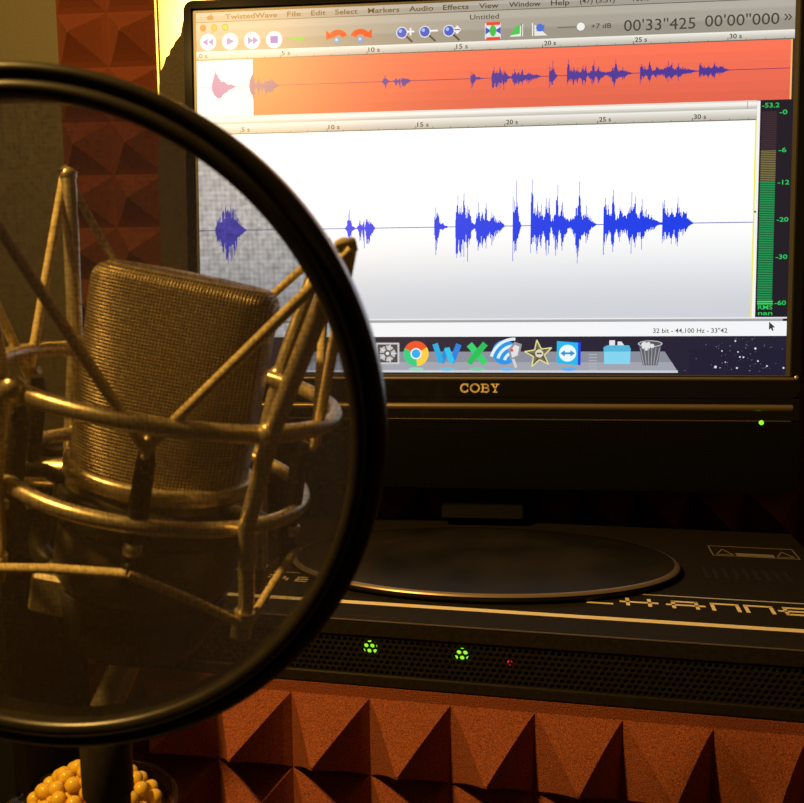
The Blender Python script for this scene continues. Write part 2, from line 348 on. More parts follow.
for i in range(9): flat(b, 238+i*6.8-1.3, 238+i*6.8+1.3, 118.5, 141.5, .0, .06)
b.build('vent_slot', slot, amp)
b = MB()
def line(b, p, q, w=.5, z=.0):
    p = Vector((p[0], p[1], 0)); q = Vector((q[0], q[1], 0)); d = (q-p).normalized(); s = Vector((-d.y, d.x, 0))*w/2
    vs = [p-s, q-s, q+s, p+s]; b.add([(v.x, v.y, z) for v in vs]+[(v.x, v.y, z+.12) for v in vs], [(3, 2, 1, 0), (4, 5, 6, 7), (0, 1, 5, 4), (1, 2, 6, 5), (2, 3, 7, 6), (3, 0, 4, 7)])
for p, q in (((250, 173), (311, 173)), ((311, 173), (311, 198)), ((311, 198), (250, 198)), ((250, 198), (250, 173)), ((253, 176), (259, 190)), ((259, 190), (265, 176)), ((265, 176), (253, 176)), ((296, 176), (302, 190)), ((302, 190), (308, 176)), ((308, 176), (296, 176))): line(b, p, q, .8)
flat(b, 267, 294, 174.5, 181)
b.build('caution_label', label_p, amp)

# ---------------------------------------------------------------- monitor
mon = thing('monitor', 'black flat panel monitor showing a blue audio waveform, on the amplifier', 'monitor', (0, -93, 900))
XF = Matrix.Translation((0, 93, 132)) @ Matrix.Rotation(R(-3.2), 4, 'X')        # screen-bottom centre, leaned back
W, HS = 474.0, 296.0
def B(): return MB(XF)
def rrect(x0, x1, z0, z1, r, n=6):
    out = []
    for cx, cz, a0 in ((x1-r, z1-r, 0), (x0+r, z1-r, 90), (x0+r, z0+r, 180), (x1-r, z0+r, 270)):
        for k in range(n+1): a = R(a0+90*k/n); out.append((cx+r*math.cos(a), cz+r*math.sin(a)))
    return out
b = B(); b.poly(rrect(-W/2-9.6, W/2+11, -94, HS+9.4, 8), 2, 42)
b.poly(rrect(-W/2+30, W/2-30, -60, HS-40, 20), 42, 62); b.build('housing', matte, mon)
def ring_face(b, outer, inner, y0, y1, yi):
    n = len(outer); vs = [(p[0], y0, p[1]) for p in outer]+[(p[0], y0, p[1]) for p in inner]+[(p[0], y1, p[1]) for p in outer]+[(p[0], yi, p[1]) for p in inner]
    b.add(vs, [(i, (i+1) % n, n+(i+1) % n, n+i) for i in range(n)]+[(i, 2*n+i, 2*n+(i+1) % n, (i+1) % n) for i in range(n)]+[(n+i, n+(i+1) % n, 3*n+(i+1) % n, 3*n+i) for i in range(n)])
b = B()
ring_face(b, rrect(-W/2-8.9, W/2+10.3, -19, HS+8.7, 7), rrect(-W/2-3.2, W/2+3.4, -1.6, HS+3.0, 1.2), -3, 3, 1.0)
ring_face(b, rrect(-W/2-9.6, W/2+11, -20, HS+9.4, 8), rrect(-W/2-8.9, W/2+10.3, -19, HS+8.7, 7), -2.4, 3, -3)
b.build('bezel', gloss, mon)
b = B(); ring_face(b, rrect(-W/2-3.3, W/2+3.5, -1.7, HS+3.1, 1.2), rrect(-W/2-.2, W/2+.2, -.5, HS+.4, .6), .4, 2, .5)
b.build('screen_surround', mat('grey_surround', (.12, .115, .11), .38), mon)
for z0, z1, d in ((-5.2, -2.4, 1.1), (-29.0, -24.0, 1.6)):
    b = B(); n = 8; pf = [(-3.0-d*math.sin(math.pi*k/n), z1+(z0-z1)*k/n) for k in range(n+1)]
    b.add([(x, y, z) for x in (-W/2-3, W/2+5) for y, z in pf], [(k, k+1, n+2+k, n+1+k) for k in range(n)], 0, True); b.build('bezel_ridge', bronze, mon)
b = B(); b.box(-W/2-9.4, W/2+10.8, -2.8, 3, -37, -19.5, b=.6); b.build('lower_trim', gloss, mon)
b = B(); b.box(-W/2-4, W/2+4, -3.15, -2.7, -37.2, -36.6); b.build('trim_line', bronze, mon)
b = B(); n = 12; pf = [(-2.6-3.0*math.sin(math.pi*k/n)**.6, -37.2-57*k/n) for k in range(n+1)]
b.add([(x, y, z) for x in (-W/2-9.2, W/2+10.6) for y, z in pf]+[(x, 4, z) for x in (-W/2-9.2, W/2+10.6) for z in (-37.2, -94.2)], [(k, k+1, n+2+k, n+1+k) for k in range(n)], 0, True); b.build('speaker_grille', spk_cloth, mon)
b = B(); b.lathe([(0, -1.4), (1.2, -1.2), (1.9, -.3), (2.0, 1)], 16, xf=Matrix.Translation((455.7-W/2, -3, -38.2)) @ Matrix.Rotation(R(-90), 4, 'X')); b.build('power_light', led_g, mon, 'lit green power light')
b = B(); b.lathe([(0, -1.2), (1.4, -1), (2.0, 0), (2.0, 1)], 12, xf=Matrix.Translation((W/2+7.2, -2.6, -2.6)) @ Matrix.Rotation(R(-90), 4, 'X')); b.build('corner_stud', nickel, mon)
# stand (upright, in the root's frame: x, y from the base centre, z above the amplifier lid)
b = MB(); b.lathe([(0, .6), (134, .6), (138, 1.4), (139.5, 3.5), (138.5, 5.6), (134, 7.0), (60, 9.0), (0, 10)], 96, sy=80/139.0*1.0); b.build('stand_base', blk_base, mon)
b = MB(); b.lathe([(135.5, 6.9), (138.2, 6.2), (139.3, 5.0)], 96, sy=80/139.0, xf=Matrix.Translation((0, -.6, .35))); b.build('base_rim_glint', bronze, mon)  # glint on the base rim, put into colour as a bronze ring
b = MB(); b.box(-35, 35, 103, 128, 6.5, 80, b=2); b.build('stand_neck', matte, mon)
# slab-serif lettering on the bezel
def stroke(b, pts, w, y0, y1):
    for (x0, z0), (x1, z1) in zip(pts, pts[1:]):
        d = Vector((x1-x0, z1-z0)); L = d.length or 1; d /= L; s = Vector((-d.y, d.x))*w/2; e = d*w*.25
        b.poly([(x0-s.x-e.x, z0-s.y-e.y), (x1-s.x+e.x, z1-s.y+e.y), (x1+s.x+e.x, z1+s.y+e.y), (x0+s.x-e.x, z0+s.y-e.y)], y0, y1)
def arc(cx, cz, rx, rz, a0, a1, n=12): return [(cx+rx*math.cos(R(a0+(a1-a0)*k/n)), cz+rz*math.sin(R(a0+(a1-a0)*k/n))) for k in range(n+1)]
b = B(); y0, y1 = -3.25, -2.9; zb = -15.3; ox = 218-W/2
def S(pts, w): stroke(b, [(ox+x, zb+z) for x, z in pts], w, y0, y1)
S(arc(4, 3.7, 3.2, 3.2, 50, 310), 1.5); S([(6.4, 4.8), (6.4, 7.2)], .8); S([(6.4, 1.4), (6.4, 2.6)], .6)
S(arc(12.2, 3.7, 3.4, 3.2, 0, 360, 20), 1.5)
S([(17.2, .6), (21, .6)], 1); S([(17.2, 6.8), (21, 6.8)], 1); S([(18.6, .6), (18.6, 6.8)], 1.5); S([(18.6, 3.9), (21, 3.9)], .8)
S(arc(21, 5.3, 1.8, 1.5, 90, -90, 8), 1.2); S(arc(21.2, 2.2, 2.1, 1.7, 90, -90, 8), 1.3)
S([(25.2, 6.9), (28, 6.9)], .9); S([(29.2, 6.9), (31.6, 6.9)], .9); S([(26.4, 6.7), (28.6, 3.4)], 1.4); S([(30.5, 6.7), (28.6, 3.4)], 1.0); S([(28.6, 3.6), (28.6, .5)], 1.5); S([(27, .5), (30.2, .5)], .9)
b.build('logo_lettering', gold, mon, 'gold slab-serif lettering')

# ---------------------------------------------------------------- what the screen shows: u to the right, v down, millimetres on the display
def lay(k): return .30-.06*k
b = B(); b.box(-W/2-.3, W/2+.3, .9, 2.4, -.3, HS+.3); scr = b.build('screen', glow((22, 22, 30)), mon, 'lit display')
def uz(u, v): return (u-W/2, HS-v)
class SB(MB):
    def __init__(s, k): super().__init__(XF); s.y = lay(k); s.mm = []
    def mi(s, c, st=1.0):
        m = glow(c, st)
        if m not in s.mm: s.mm.append(m)
        return s.mm.index(m)
    def rect(s, u0, u1, v0, v1, c, st=1.0, k=0):
        i = s.mi(c, st); a, z1 = uz(u0, v0); e, z0 = uz(u1, v1); y = s.y-.06*k; s.add([(a, y, z0), (e, y, z0), (e, y, z1), (a, y, z1)], [(0, 1, 2, 3)], i)
    def pg(s, pts, c, st=1.0, k=0):
        i = s.mi(c, st); y = s.y-.06*k; vs = [(uz(*p)[0], y, uz(*p)[1]) for p in pts]
        ar = sum(vs[j][0]*vs[(j+1) % len(vs)][2]-vs[(j+1) % len(vs)][0]*vs[j][2] for j in range(len(vs)))
        if ar < 0: vs.reverse()
        s.add(vs, [tuple(range(len(vs)))], i)
    def circ(s, u, v, r, c, st=1.0, k=0, n=20, ry=None): s.pg([(u+r*math.cos(2*math.pi*j/n), v+(ry or r)*math.sin(2*math.pi*j/n)) for j in range(n)], c, st, k)
    def ln(s, p, q, w, c, st=1.0, k=0):
        d = Vector((q[0]-p[0], q[1]-p[1])); d.normalize(); e = Vector((-d.y, d.x))*w/2
        s.pg([(p[0]-e.x, p[1]-e.y), (q[0]-e.x, q[1]-e.y), (q[0]+e.x, q[1]+e.y), (p[0]+e.x, p[1]+e.y)], c, st, k)
    def text(s, txt, u0, vb, size, c, u1=None, st=1.0, k=1, bold=0.0):
        cu = bpy.data.curves.new('t', 'FONT'); cu.body = txt; cu.size = 10; cu.offset = bold; cu.resolution_u = 3
        ob = bpy.data.objects.new('t', cu); col.objects.link(ob); bpy.context.view_layer.update()
        me = bpy.data.meshes.new_from_object(ob.evaluated_get(bpy.context.evaluated_depsgraph_get()))
        xs = [v.co.x for v in me.vertices]; lo, hi = min(xs), max(xs); sy = size/7.3; sx = sy if u1 is None else (u1-u0)/(hi-lo)
        i = s.mi(c, st); y = s.y-.06*k
        s.add([(uz(u0+(v.co.x-lo)*sx, vb)[0], y, uz(0, vb)[1]+v.co.y*sy) for v in me.vertices], [tuple(p.vertices) for p in me.polygons], i)
        bpy.data.objects.remove(ob); bpy.data.curves.remove(cu); bpy.data.meshes.remove(me)
    def done(s, name, label=None): return s.build(name, s.mm, scr, label)
# menu bar
s = SB(1); s.rect(0, W, -.2, 3, (176, 172, 162)); s.rect(0, W, 3, 7.2, (160, 156, 146)); s.rect(0, W, 7.2, 7.8, (90, 86, 78))
ink = (62, 52, 44)
for tx, a, e in (('TwistedWave', 24.8, 68.3), ('File', 76.6, 88), ('Edit', 96.4, 108.5), ('Select', 116.2, 134.6), ('Markers', 143, 168.6), ('Audio', 176.3, 195.8), ('Effects', 203.5, 224), ('View', 232.2, 247.6), ('Window', 255.8, 280.6), ('Help', 288.6, 303)): s.text(tx, a, 5.6, 4.1, ink, e, bold=.12)
s.text('(47) (3:51)', 311, 5.0, 4, ink, 338, bold=.12); s.text('100%', 352, 5.0, 4, ink, 364, bold=.1)
s.circ(11.2, 4.1, 1.8, (120, 92, 60), k=1); s.circ(13.2, 4.1, 1.8, (120, 92, 60), k=1.05); s.ln((12.3, 2.2), (13.6, .9), .9, (120, 92, 60), k=1)
s.done('menu_bar', 'grey menu bar with dark words')
# tool bar
s = SB(1); s.rect(0, W, 7.8, 14, (178, 174, 162)); s.rect(0, W, 14, 22, (166, 162, 150)); s.rect(0, W, 22, 31, (152, 148, 136))
s.rect(0, W, 14-.6, 14+.6, (172, 168, 156), k=.3); s.rect(0, W, 21.4, 22.6, (159, 155, 143), k=.3)
for (u, c) in ((6, (240, 90, 40)), (15.4, (225, 160, 40)), (24.6, (130, 190, 50))): s.circ(u, 12, 2.7, (110, 90, 60), k=1); s.circ(u, 12, 2.2, c, k=2)
for u in (10.1, 28.7, 47.2, 65.6): s.circ(u, 23.5, 6.9, (225, 225, 225), k=1); s.circ(u, 23.5, 6.4, (250, 250, 250), k=2)
bl = (70, 90, 200)
def tri(u, v, w, h, c, k=3): s.pg([(u, v-h), (u+w, v), (u, v+h)], c, k=k)
tri(9.9, 23.5, -4.6, 3, bl); tri(14.4, 23.5, -4.2, 3, bl); tri(26, 23.5, 6.5, 3.2, bl); tri(43.6, 23.5, 4.6, 3.2, bl); tri(47.8, 23.5, 4.8, 3.2, bl); s.rect(62.4, 68.8, 20.6, 26.4, (50, 70, 205), k=3)
s.rect(78.9, 88, 22.8, 24.6, (60, 200, 60), k=1); tri(87.5, 23.7, 3.6, 2.2, (60, 200, 60), k=2)
red = (235, 52, 28)
for cx, sg in ((118.3, -1), (136.6, 1)):
    o1 = [(cx+8.3*math.cos(R(a)), 25-7.5*math.sin(R(a))) for a in range(20, 161, 14)]; o2 = [(cx+3.6*math.cos(R(a)), 25.4-3.4*math.sin(R(a))) for a in range(160, 19, -14)]
    for j in range(10): s.pg([o1[j], o1[j+1], o2[9-j], o2[10-j]], red, k=1)
    s.pg([(cx+sg*9.6, 17.8), (cx+sg*9.6, 25.5), (cx+sg*3, 23.5)], red, k=2); s.circ(cx+sg*.4, 26.2, 2.9, (110, 150, 190), k=3); s.circ(cx+sg*.4-.6, 25.6, 1.2, (180, 210, 235), k=4)
for j, u in enumerate((170.5, 189, 208.3)):
    s.ln((u+3, 24.5), (u+8.5, 29.6), 1.5, (60, 55, 45), k=1); s.circ(u, 22, 4.6, (230, 235, 240), k=2); s.circ(u, 22, 3.9, (30, 80, 200), k=3); s.circ(u-1.2, 20.7, 1.4, (150, 190, 250), k=4)
    if j == 0: s.rect(u+4, u+10, 20.8, 22.2, (240, 240, 240), k=5); s.rect(u+6.3, u+7.7, 18.6, 24.6, (240, 240, 240), k=5.2)
    if j == 1: s.rect(u+4, u+10.5, 20.8, 22.2, (240, 240, 240), k=5)
    if j == 2: s.pg([(u+3.5, 21.5), (u+6.6, 18), (u+9.8, 21.5), (u+6.6, 25)], (240, 240, 240), k=5); s.rect(u+4.4, u+8.8, 21, 21.9, (90, 90, 90), k=6)
s.text('Untitled', 225, 14, 4.0, ink, 248, bold=.08)
s.rect(237, 249.5, 17.4, 29.6, (225, 228, 235), k=1); s.rect(238, 249, 16.6, 19, (235, 60, 40), k=2); s.rect(238, 249, 28.2, 30.6, (235, 60, 40), k=2)
s.pg([(237.4, 20.5), (242, 23.2), (237.4, 26)], (40, 80, 190), k=3); s.pg([(249.4, 20.5), (244.8, 23.2), (249.4, 26)], (40, 80, 190), k=3)
s.circ(243.3, 23.3, 2.6, (40, 190, 70), k=4, ry=4.4)
s.pg([(256.5, 28.5), (267, 28.5), (267, 18.5)], (232, 232, 225), k=1); s.rect(265.6, 266.2, 18.5, 28.5, (70, 70, 70), k=2); s.pg([(257, 27.5), (264.5, 26.5), (264.5, 19.5), (261.5, 20.5)], (50, 200, 80), k=3)
s.pg([(274, 18), (274, 28.5), (286, 28.5)], (232, 232, 225), k=1); s.rect(275.2, 275.8, 19, 28.5, (70, 70, 70), k=2); s.circ(280.2, 22.4, 3.0, (60, 110, 215), k=3); s.pg([(277, 25), (283, 25), (284, 20)], (60, 110, 215), k=3.3)
s.rect(294, 312, 22.5, 23.2, (95, 92, 82), k=1); s.circ(312, 22.8, 3.5, (90, 86, 78), k=2); s.circ(312, 22.8, 3.2, (240, 240, 236), k=3)
s.text('+7 dB', 320, 24.6, 3.9, ink, 335.6, bold=.06)
s.text('00\'33"425', 345.3, 27.6, 9.0, (60, 58, 52), 399.5); s.text('00\'00"000', 406.8, 26.6, 9.0, (60, 58, 52), 462.2); s.text('»', 465.6, 24, 7.5, (60, 58, 52), 471.6)
s.done('tool_bar', 'grey tool bar with round buttons and time digits')
# rulers
def ruler(name, v0, v1, labs, u1, base):
    s = SB(1); n = 6
    for j in range(n):
        f = j/(n-1); c = tuple(int(a*(1-f)+e*f) for a, e in zip((238, 236, 228), (188, 184, 172))); s.rect(0, u1, v0+(v1-v0)*j/n, v0+(v1-v0)*(j+1)/n, c)
    s.rect(0, u1, v1-.3, v1+.5, (105, 100, 90), k=1)
    for lab, u in labs:
        u = max(u-4.6, 2.2); s.text(lab, u, v1-1.6, 3.7, (50, 46, 42), u+(9.2 if len(lab) > 3 else 7), k=2, bold=.12); s.rect(u-1.4, u-.9, v1-2.4, v1, (60, 56, 50), k=2)
        for q in range(1, 5):
            if u-2+q*14.3 < u1-1: s.rect(u-2+q*14.3, u-1.6+q*14.3, v1-1.3, v1, (100, 95, 88), k=2)
    return s.done(name)
ruler('time_ruler', 31, 37.8, [('0 s', 3.1), ('5 s', 76.3), ('10 s', 147.9), ('15 s', 218.8), ('20 s', 288.2), ('25 s', 358.4), ('30 s', 430)], W, 0)
ruler('time_ruler', 90.2, 98.2, [('5 s', 41.9), ('10 s', 114.7), ('15 s', 187.5), ('20 s', 258.8), ('25 s', 331.7), ('30 s', 404.5)], 447.2, 0)
# overview with the red region
s = SB(1); s.rect(0, 48, 38.3, 83.6, (250, 248, 244))
for j in range(6):
    v0 = 38.3+45.3*j/6; c = (252-5*j, 116-3*j, 88-2*j); s.rect(48, 471.4, v0, v0+45.3/6, c)
s.rect(471.4, 472.6, 38.3, 83.6, (250, 190, 110)); s.rect(472.6, W, 38.3, 83.6, (60, 40, 40)); s.rect(47.6, 48.2, 38.3, 83.6, (210, 110, 60), k=1)
s.done('overview_panel', 'salmon red overview strip')
env = [(215, 1, 1), (217, 10, 12), (220, 13, 16), (223, 19, 22), (226, 24, 30), (228, 20, 34), (231, 25, 32), (234, 21, 26), (236, 20, 20), (239, 12, 10), (242, 4, 4), (247, 0, 0), (253, 0, 0),
 (345, 0, 0), (346.5, 2, 2), (348.4, 14, 10), (349.6, 18, 20), (351.3, 8, 10), (353, 2, 2), (356.5, 0, 0), (357.9, 2, 1), (359.8, 8, 13), (361, 7, 12), (362.2, 2, 2), (364.3, 8, 20), (364.9, 1, 1), (366.6, 9, 16), (369, 8, 16), (371.4, 6, 8), (374.9, .5, .5), (376, 0, 0),
 (434, 0, 0), (434.7, 10, 8), (435.9, 19, 28), (437.5, 14, 16), (438.7, 12, 10), (440.6, 3, 2), (443, 4, 3), (445, 1, 1), (447, 1, 1), (448, 0, 0), (455.2, 0, 0),
 (456, 14, 26), (456.9, 20, 31), (458, 30, 26), (460, 18, 25), (461.1, 20, 30), (462.3, 14, 22), (464, 32, 30), (465.2, 18, 15), (466.6, 14, 16), (467.8, 20, 35), (469.4, 16, 18), (471, 10, 12), (473, 3, 3), (475, 2, 2), (476.5, 12, 12), (478.2, 23, 24), (480, 10, 16), (482.4, 14, 21), (484, 8, 12), (486.2, 22, 22), (487.8, 6, 10), (490.7, 8, 12), (491.9, 13, 19), (494.2, 10, 13), (496.6, 6, 8), (500.1, 6, 6), (503.7, 2, 1), (505, 0, 0),
 (512.4, 0, 0), (513, 28, 35), (514.6, 24, 26), (516.4, 43, 25), (518.3, 12, 12), (520.4, 3, 3), (521.6, 0, 0), (530.4, 0, 0), (530.8, 22, 27), (531.9, 44, 18), (534, 16, 16), (537.3, 22, 28), (539.2, 12, 17), (541.3, 20, 22), (543.9, 8, 8), (546.5, 26, 30), (548.6, 22, 28), (549.6, 26, 20), (551, 4, 2), (554.3, 10, 15), (555.9, 24, 30), (557.5, 38, 24), (559, 8, 6), (562.2, 22, 25), (563.5, 12, 16), (566.6, 6, 8), (570.5, 6, 4), (574.4, 8, 12), (575.7, 16, 20), (577.6, 18, 38), (579.1, 41, 22), (581, 12, 14), (583, 9, 10), (586.2, 18, 18), (587.5, 10, 15), (590, 8, 6), (592.7, 3, 3), (595.3, 1, 1), (597, 0, 0), (603, 0, 0),
 (603.7, 16, 30), (605, 25, 20), (606.5, 18, 16), (607.9, 18, 10), (609.7, 8, 8), (613, 32, 27), (614.1, 18, 18), (616.2, 4, 5), (619.6, 16, 17), (620.6, 14, 12), (624, 8, 8), (628, 12, 12), (631.4, 30, 29), (633.2, 14, 16), (635.3, 26, 23), (637.1, 8, 12), (639.7, 10, 12), (641.8, 23, 25), (643.6, 10, 14), (646.2, 14, 8), (648.3, 9, 8), (651.5, 8, 6), (654, 4, 6), (656.7, 3, 2), (659.8, 1, 1), (662, 1, 1), (662.4, 20, 19), (664, 22, 17), (667.1, 14, 15), (669.7, 8, 12), (671.6, 14, 20), (673.6, 8, 10), (676.2, 10, 20), (677.6, 24, 22), (680.2, 10, 8), (682.8, 11, 12), (686, 11, 8), (688, 5, 4), (692, 1, 1), (694, 0, 0)]
def px_u(x): return 34.8+.8209*(x-240)-9.63e-5*(x-240)*(x-560)
def bars(pts, step, rnd, lo=(.5, .68, .82, .95)):
    """audio trace as narrow upright bars: full height at the listed peaks, ragged between them"""
    r = random.Random(rnd); out = []
    for (a, ua, da), (e, ue, de) in zip(pts, pts[1:]):
        out.append((a, ua, da)); n = max(1, int(round((e-a)/step)))
        for k in range(1, n):
            f = k/n; big = ua+ue+da+de > 14; q = r.choice(lo) if big else r.uniform(.7, 1); q2 = r.choice(lo) if big else q
            out.append((a+(e-a)*f, (ua*(1-f)+ue*f)*q, (da*(1-f)+de*f)*q2))
    out.append(pts[-1]); return out
def trace(s, pts, base, c, k, au=1.0, ad=1.0):
    for i in range(1, len(pts)-1):
        a, u, d = pts[i]; x0 = (pts[i-1][0]+a)/2; x1 = (a+pts[i+1][0])/2
        if u+d < .05: continue
        x0 = max(x0, a-.45); x1 = min(x1, a+.45); s.rect(x0, x1, base-u*au-.2, base+d*ad+.2, c, k=k)
wp = bars([(px_u(x), u*.83, d*.8) for x, u, d in env], .42, 3)
s = SB(1); N = 60
s.rect(0, 447, 98.6, 251, (255, 255, 255), 1.06)
for j in range(N):
    f = (j+1)/N; f = f*f*(3-2*f); v0 = 174+(251-174)*j/N; c = tuple(int(255*(1-f)+e*f) for e in (206, 210, 217)); s.rect(0, 447, v0, v0+(251-174)/N, c, k=.6)
s.rect(0, 447.2, 176.7, 177.3, (40, 60, 190), k=2)
trace(s, wp, 177, (4, 60, 232), 3)
s.rect(446.2, 447.3, 98.4, 251, (240, 235, 60), k=2); s.circ(447.8, 169, .9, (110, 110, 90), k=3)
s.done('waveform_panel', 'white panel with a blue waveform')
s = SB(2); ov = [(158+(u-128)*.983, a*.33, d*.34) for u, a, d in wp]
early = bars([(12.6, 0, 0), (13, 3, 3), (14.5, 8, 6), (16, 13, 7.5), (17.5, 10, 9), (19, 7, 9.5), (21, 4, 8), (23, 4.5, 5.5), (26, 2, 4), (29, 2, 2), (32, .5, .5), (34, 0, 0)], .5, 5, (.92, .97, 1))
s.rect(0, 47.8, 59.7, 60.2, (190, 160, 190)); s.rect(47.8, 471.4, 59.7, 60.3, (150, 40, 90))
trace(s, early, 60, (128, 84, 176), 1)
b2 = bars([(44.2, 0, 0), (45, 5, 4), (46, 8.5, 7), (47.6, 10, 10), (48.8, 5, 6), (49.4, 1, 1), (51, 3, 3), (52.4, 7, 8), (53.6, 1, 1), (55, 4, 6), (56, 1, 1), (58, 4, 7), (61, 4, 5), (63, 6, 6), (65, 3, 3), (68, .8, .8), (71, 0, 0)], .4, 9, (.8, .9, 1))
trace(s, b2, 60, (92, 60, 130), 1)
for i, p in enumerate(ov): 
    if p[0] > 110: break
trace(s, ov[i:], 60, (72, 52, 150), 1)
s.done('overview_waveform', 'small purple waveform on red')
# scroll bars, status strip, meter, desktop and dock
s = SB(1)
for j, c in enumerate(((225, 222, 214), (246, 244, 238), (240, 238, 232), (215, 212, 204), (196, 192, 184))): s.rect(0, 447.2, 83.6+6.6*j/5, 83.6+6.6*(j+1)/5, c)
s.rect(440, 440.5, 84, 90, (150, 148, 140), k=1)
s.done('scroll_bar')
s = SB(1); s.rect(447.3, 449.8, 84, 252, (244, 244, 244)); s.rect(0, W, 251, 252.2, (232, 232, 236)); s.rect(0, 471, 252.2, 254.2, (160, 162, 168)); s.rect(0, W, 254.2, 265.8, (244, 245, 248))
s.text('32 bit - 44,100 Hz - 33"42', 371.6, 263.2, 3.8, (75, 72, 72), 429, k=1, bold=.08)
s.pg([(460.6, 254.6), (460.6, 261.2), (462, 259.8), (463.2, 262), (464.2, 261.4), (463.2, 259.3), (465.2, 259.1)], (50, 50, 55), k=2)
s.done('status_bar', 'white strip with small print')
s = SB(1); s.rect(449.8, W, 83.8, 251, (22, 22, 38))
v = 92.5
while v < 240:
    c = (66, 44, 56) if v < 121.5 else ((128, 118, 74) if v < 146 else (24, 160, 90)); s.rect(451, 462.3, v, v+.75, c, k=1)
    if v >= 146: s.rect(451, 462.3, v+.75, v+1.35, (8, 52, 36), k=1)
    elif v > 121: s.rect(451, 462.3, v+.75, v+1.35, (44, 40, 34), k=1)
    v += 1.35
s.rect(451.2, 463, 238.4, 239.3, (50, 240, 100), k=2); s.rect(451.2, 463, 240.3, 241.1, (50, 240, 100), k=2)
gr = (30, 205, 96)
s.text('-53.2', 451, 89.4, 3.7, gr, 464, k=2, bold=.12)
for tx, vv in (('-0', 93.8), ('-6', 122.6), ('-12', 147.4), ('-20', 176), ('-30', 204.8), ('-60', 240.6)): s.text(tx, 464.2, vv+1.0, 3.6, gr, 464.2+2.9*len(tx), k=2, bold=.12)
s.text('RMS', 451.8, 245.0, 3.5, gr, 462.8, k=2, bold=.12); s.text('nan', 452, 249.4, 3.4, gr, 462.8, k=2, bold=.12)
s.done('level_meter', 'dark meter with green bars')
s = SB(1); s.rect(0, W, 265.8, HS+.2, (26, 28, 54)); s.rect(400, W, 276, HS+.2, (22, 24, 52), k=.5)
r = random.Random(4)
for u, v, q in ((420.5, 290.3, 1.1), (439.1, 282.4, .7), (437, 291.1, .8), (450.7, 275.7, .9), (452.9, 285.6, .7), (459.8, 289.5, .7), (437.5, 278.4, .6), (472.4, 291, .8), (425.2, 277.6, .6), (435.3, 269.8, .7), (441.8, 282.6, .7), (428, 286.5, .5), (424, 291, .4)): s.circ(u, v, q, (215, 222, 245), k=1, n=8)
for _ in range(60):
    u = r.gauss(440, 17); v = r.uniform(267, 294)
    if 396 < u < 472: s.circ(u, v, r.uniform(.2, .42), (120, 125, 160), k=1, n=6)
s.done('desktop_picture', 'dark starry desktop')
s = SB(2); s.pg([(93, 278), (381, 278), (391, 293.4), (83, 293.4)], (138, 142, 156)); s.pg([(87, 286.5), (386.6, 286.5), (391, 293.4), (83, 293.4)], (160, 164, 176), k=1); s.rect(83, 391.5, 293.2, 295, (205, 208, 218), k=2)
for j in range(6): s.rect(321.5, 328, 280+j*2.4, 280.8+j*2.4, (175, 178, 188), k=2)
for u, c in ((181.8, (150, 210, 190)), (207.3, (110, 190, 220)), (231.7, (120, 200, 160)), (256, (110, 180, 235)), (305.7, (90, 170, 245))): s.circ(u, 292.2, 6.5, c, k=2.5, ry=1.4)
s.done('icon_dock', 'grey glassy shelf of icons')
K = 5
s = SB(K); s.rect(148.5, 168, 270.6, 288.3, (200, 200, 202)); s.rect(150, 166.5, 272, 286.8, (70, 70, 74), k=1); s.circ(158.2, 279.4, 6.6, (190, 190, 194), k=2)
for j in range(10): a = j*math.pi/5; s.ln((158.2+3*math.cos(a), 279.4+3*math.sin(a)), (158.2+7.6*math.cos(a), 279.4+7.6*math.sin(a)), 1.0, (60, 60, 64) if j % 2 else (215, 215, 218), k=3)
s.circ(158.2, 279.4, 3.0, (90, 90, 94), k=4); s.circ(158.2, 279.4, 1.4, (230, 230, 230), k=5); s.done('dock_icon', 'grey gear icon')
s = SB(K)
def sector(s, cu, cv, r0, r1, a0, a1, c, k=0, n=10):
    for j in range(n):
        p = R(a0+(a1-a0)*j/n); q = R(a0+(a1-a0)*(j+1)/n); s.pg([(cu+r0*math.cos(p), cv-r0*math.sin(p)), (cu+r1*math.cos(p), cv-r1*math.sin(p)), (cu+r1*math.cos(q), cv-r1*math.sin(q)), (cu+r0*math.cos(q), cv-r0*math.sin(q))], c, k=k)
sector(s, 181.8, 279.6, 3, 10.4, 30, 155, (238, 82, 40)); sector(s, 181.8, 279.6, 3, 10.4, 155, 275, (40, 205, 130)); sector(s, 181.8, 279.6, 3, 10.4, -85, 30, (250, 205, 70))
s.circ(181.8, 279.6, 4.6, (245, 245, 245), k=1); s.circ(181.8, 279.6, 3.6, (30, 170, 240), k=2); s.done('dock_icon', 'red, green and yellow disc icon')
s = SB(K)
for p, q, c in (((197.5, 271.5), (202.5, 287), (20, 170, 225)), ((202.5, 287), (208, 275), (20, 140, 215)), ((207, 275), (211.5, 287), (30, 195, 235)), ((211, 287), (217, 272), (20, 130, 225))): s.ln(p, q, 4.6, c, k=random.random()*.5)
s.done('dock_icon', 'blue letter W icon')
s = SB(K); s.ln((225.5, 272), (238.5, 287.5), 5.4, (40, 210, 110)); s.ln((238.5, 271.5), (225, 287.5), 5.0, (20, 190, 90), k=1); s.done('dock_icon', 'green letter X icon')
s = SB(K); s.circ(254, 278.6, 10, (25, 150, 232))
for j in range(3): sector(s, 262, 287, 7+j*5.5, 9.4+j*5.5, 88, 165, (225, 240, 250), k=1)
s.pg([(257, 276), (262, 270), (268, 272), (266, 282), (259, 285)], (150, 150, 155), k=3); s.pg([(259, 277), (262.5, 272.5), (266, 274), (264.5, 281), (260, 283)], (225, 225, 228), k=4); s.ln((261, 284), (263.5, 291), 2.2, (210, 210, 215), k=4); s.circ(260, 277, 1.2, (230, 80, 60), k=5)
s.done('dock_icon', 'blue wave icon with a silver microphone')
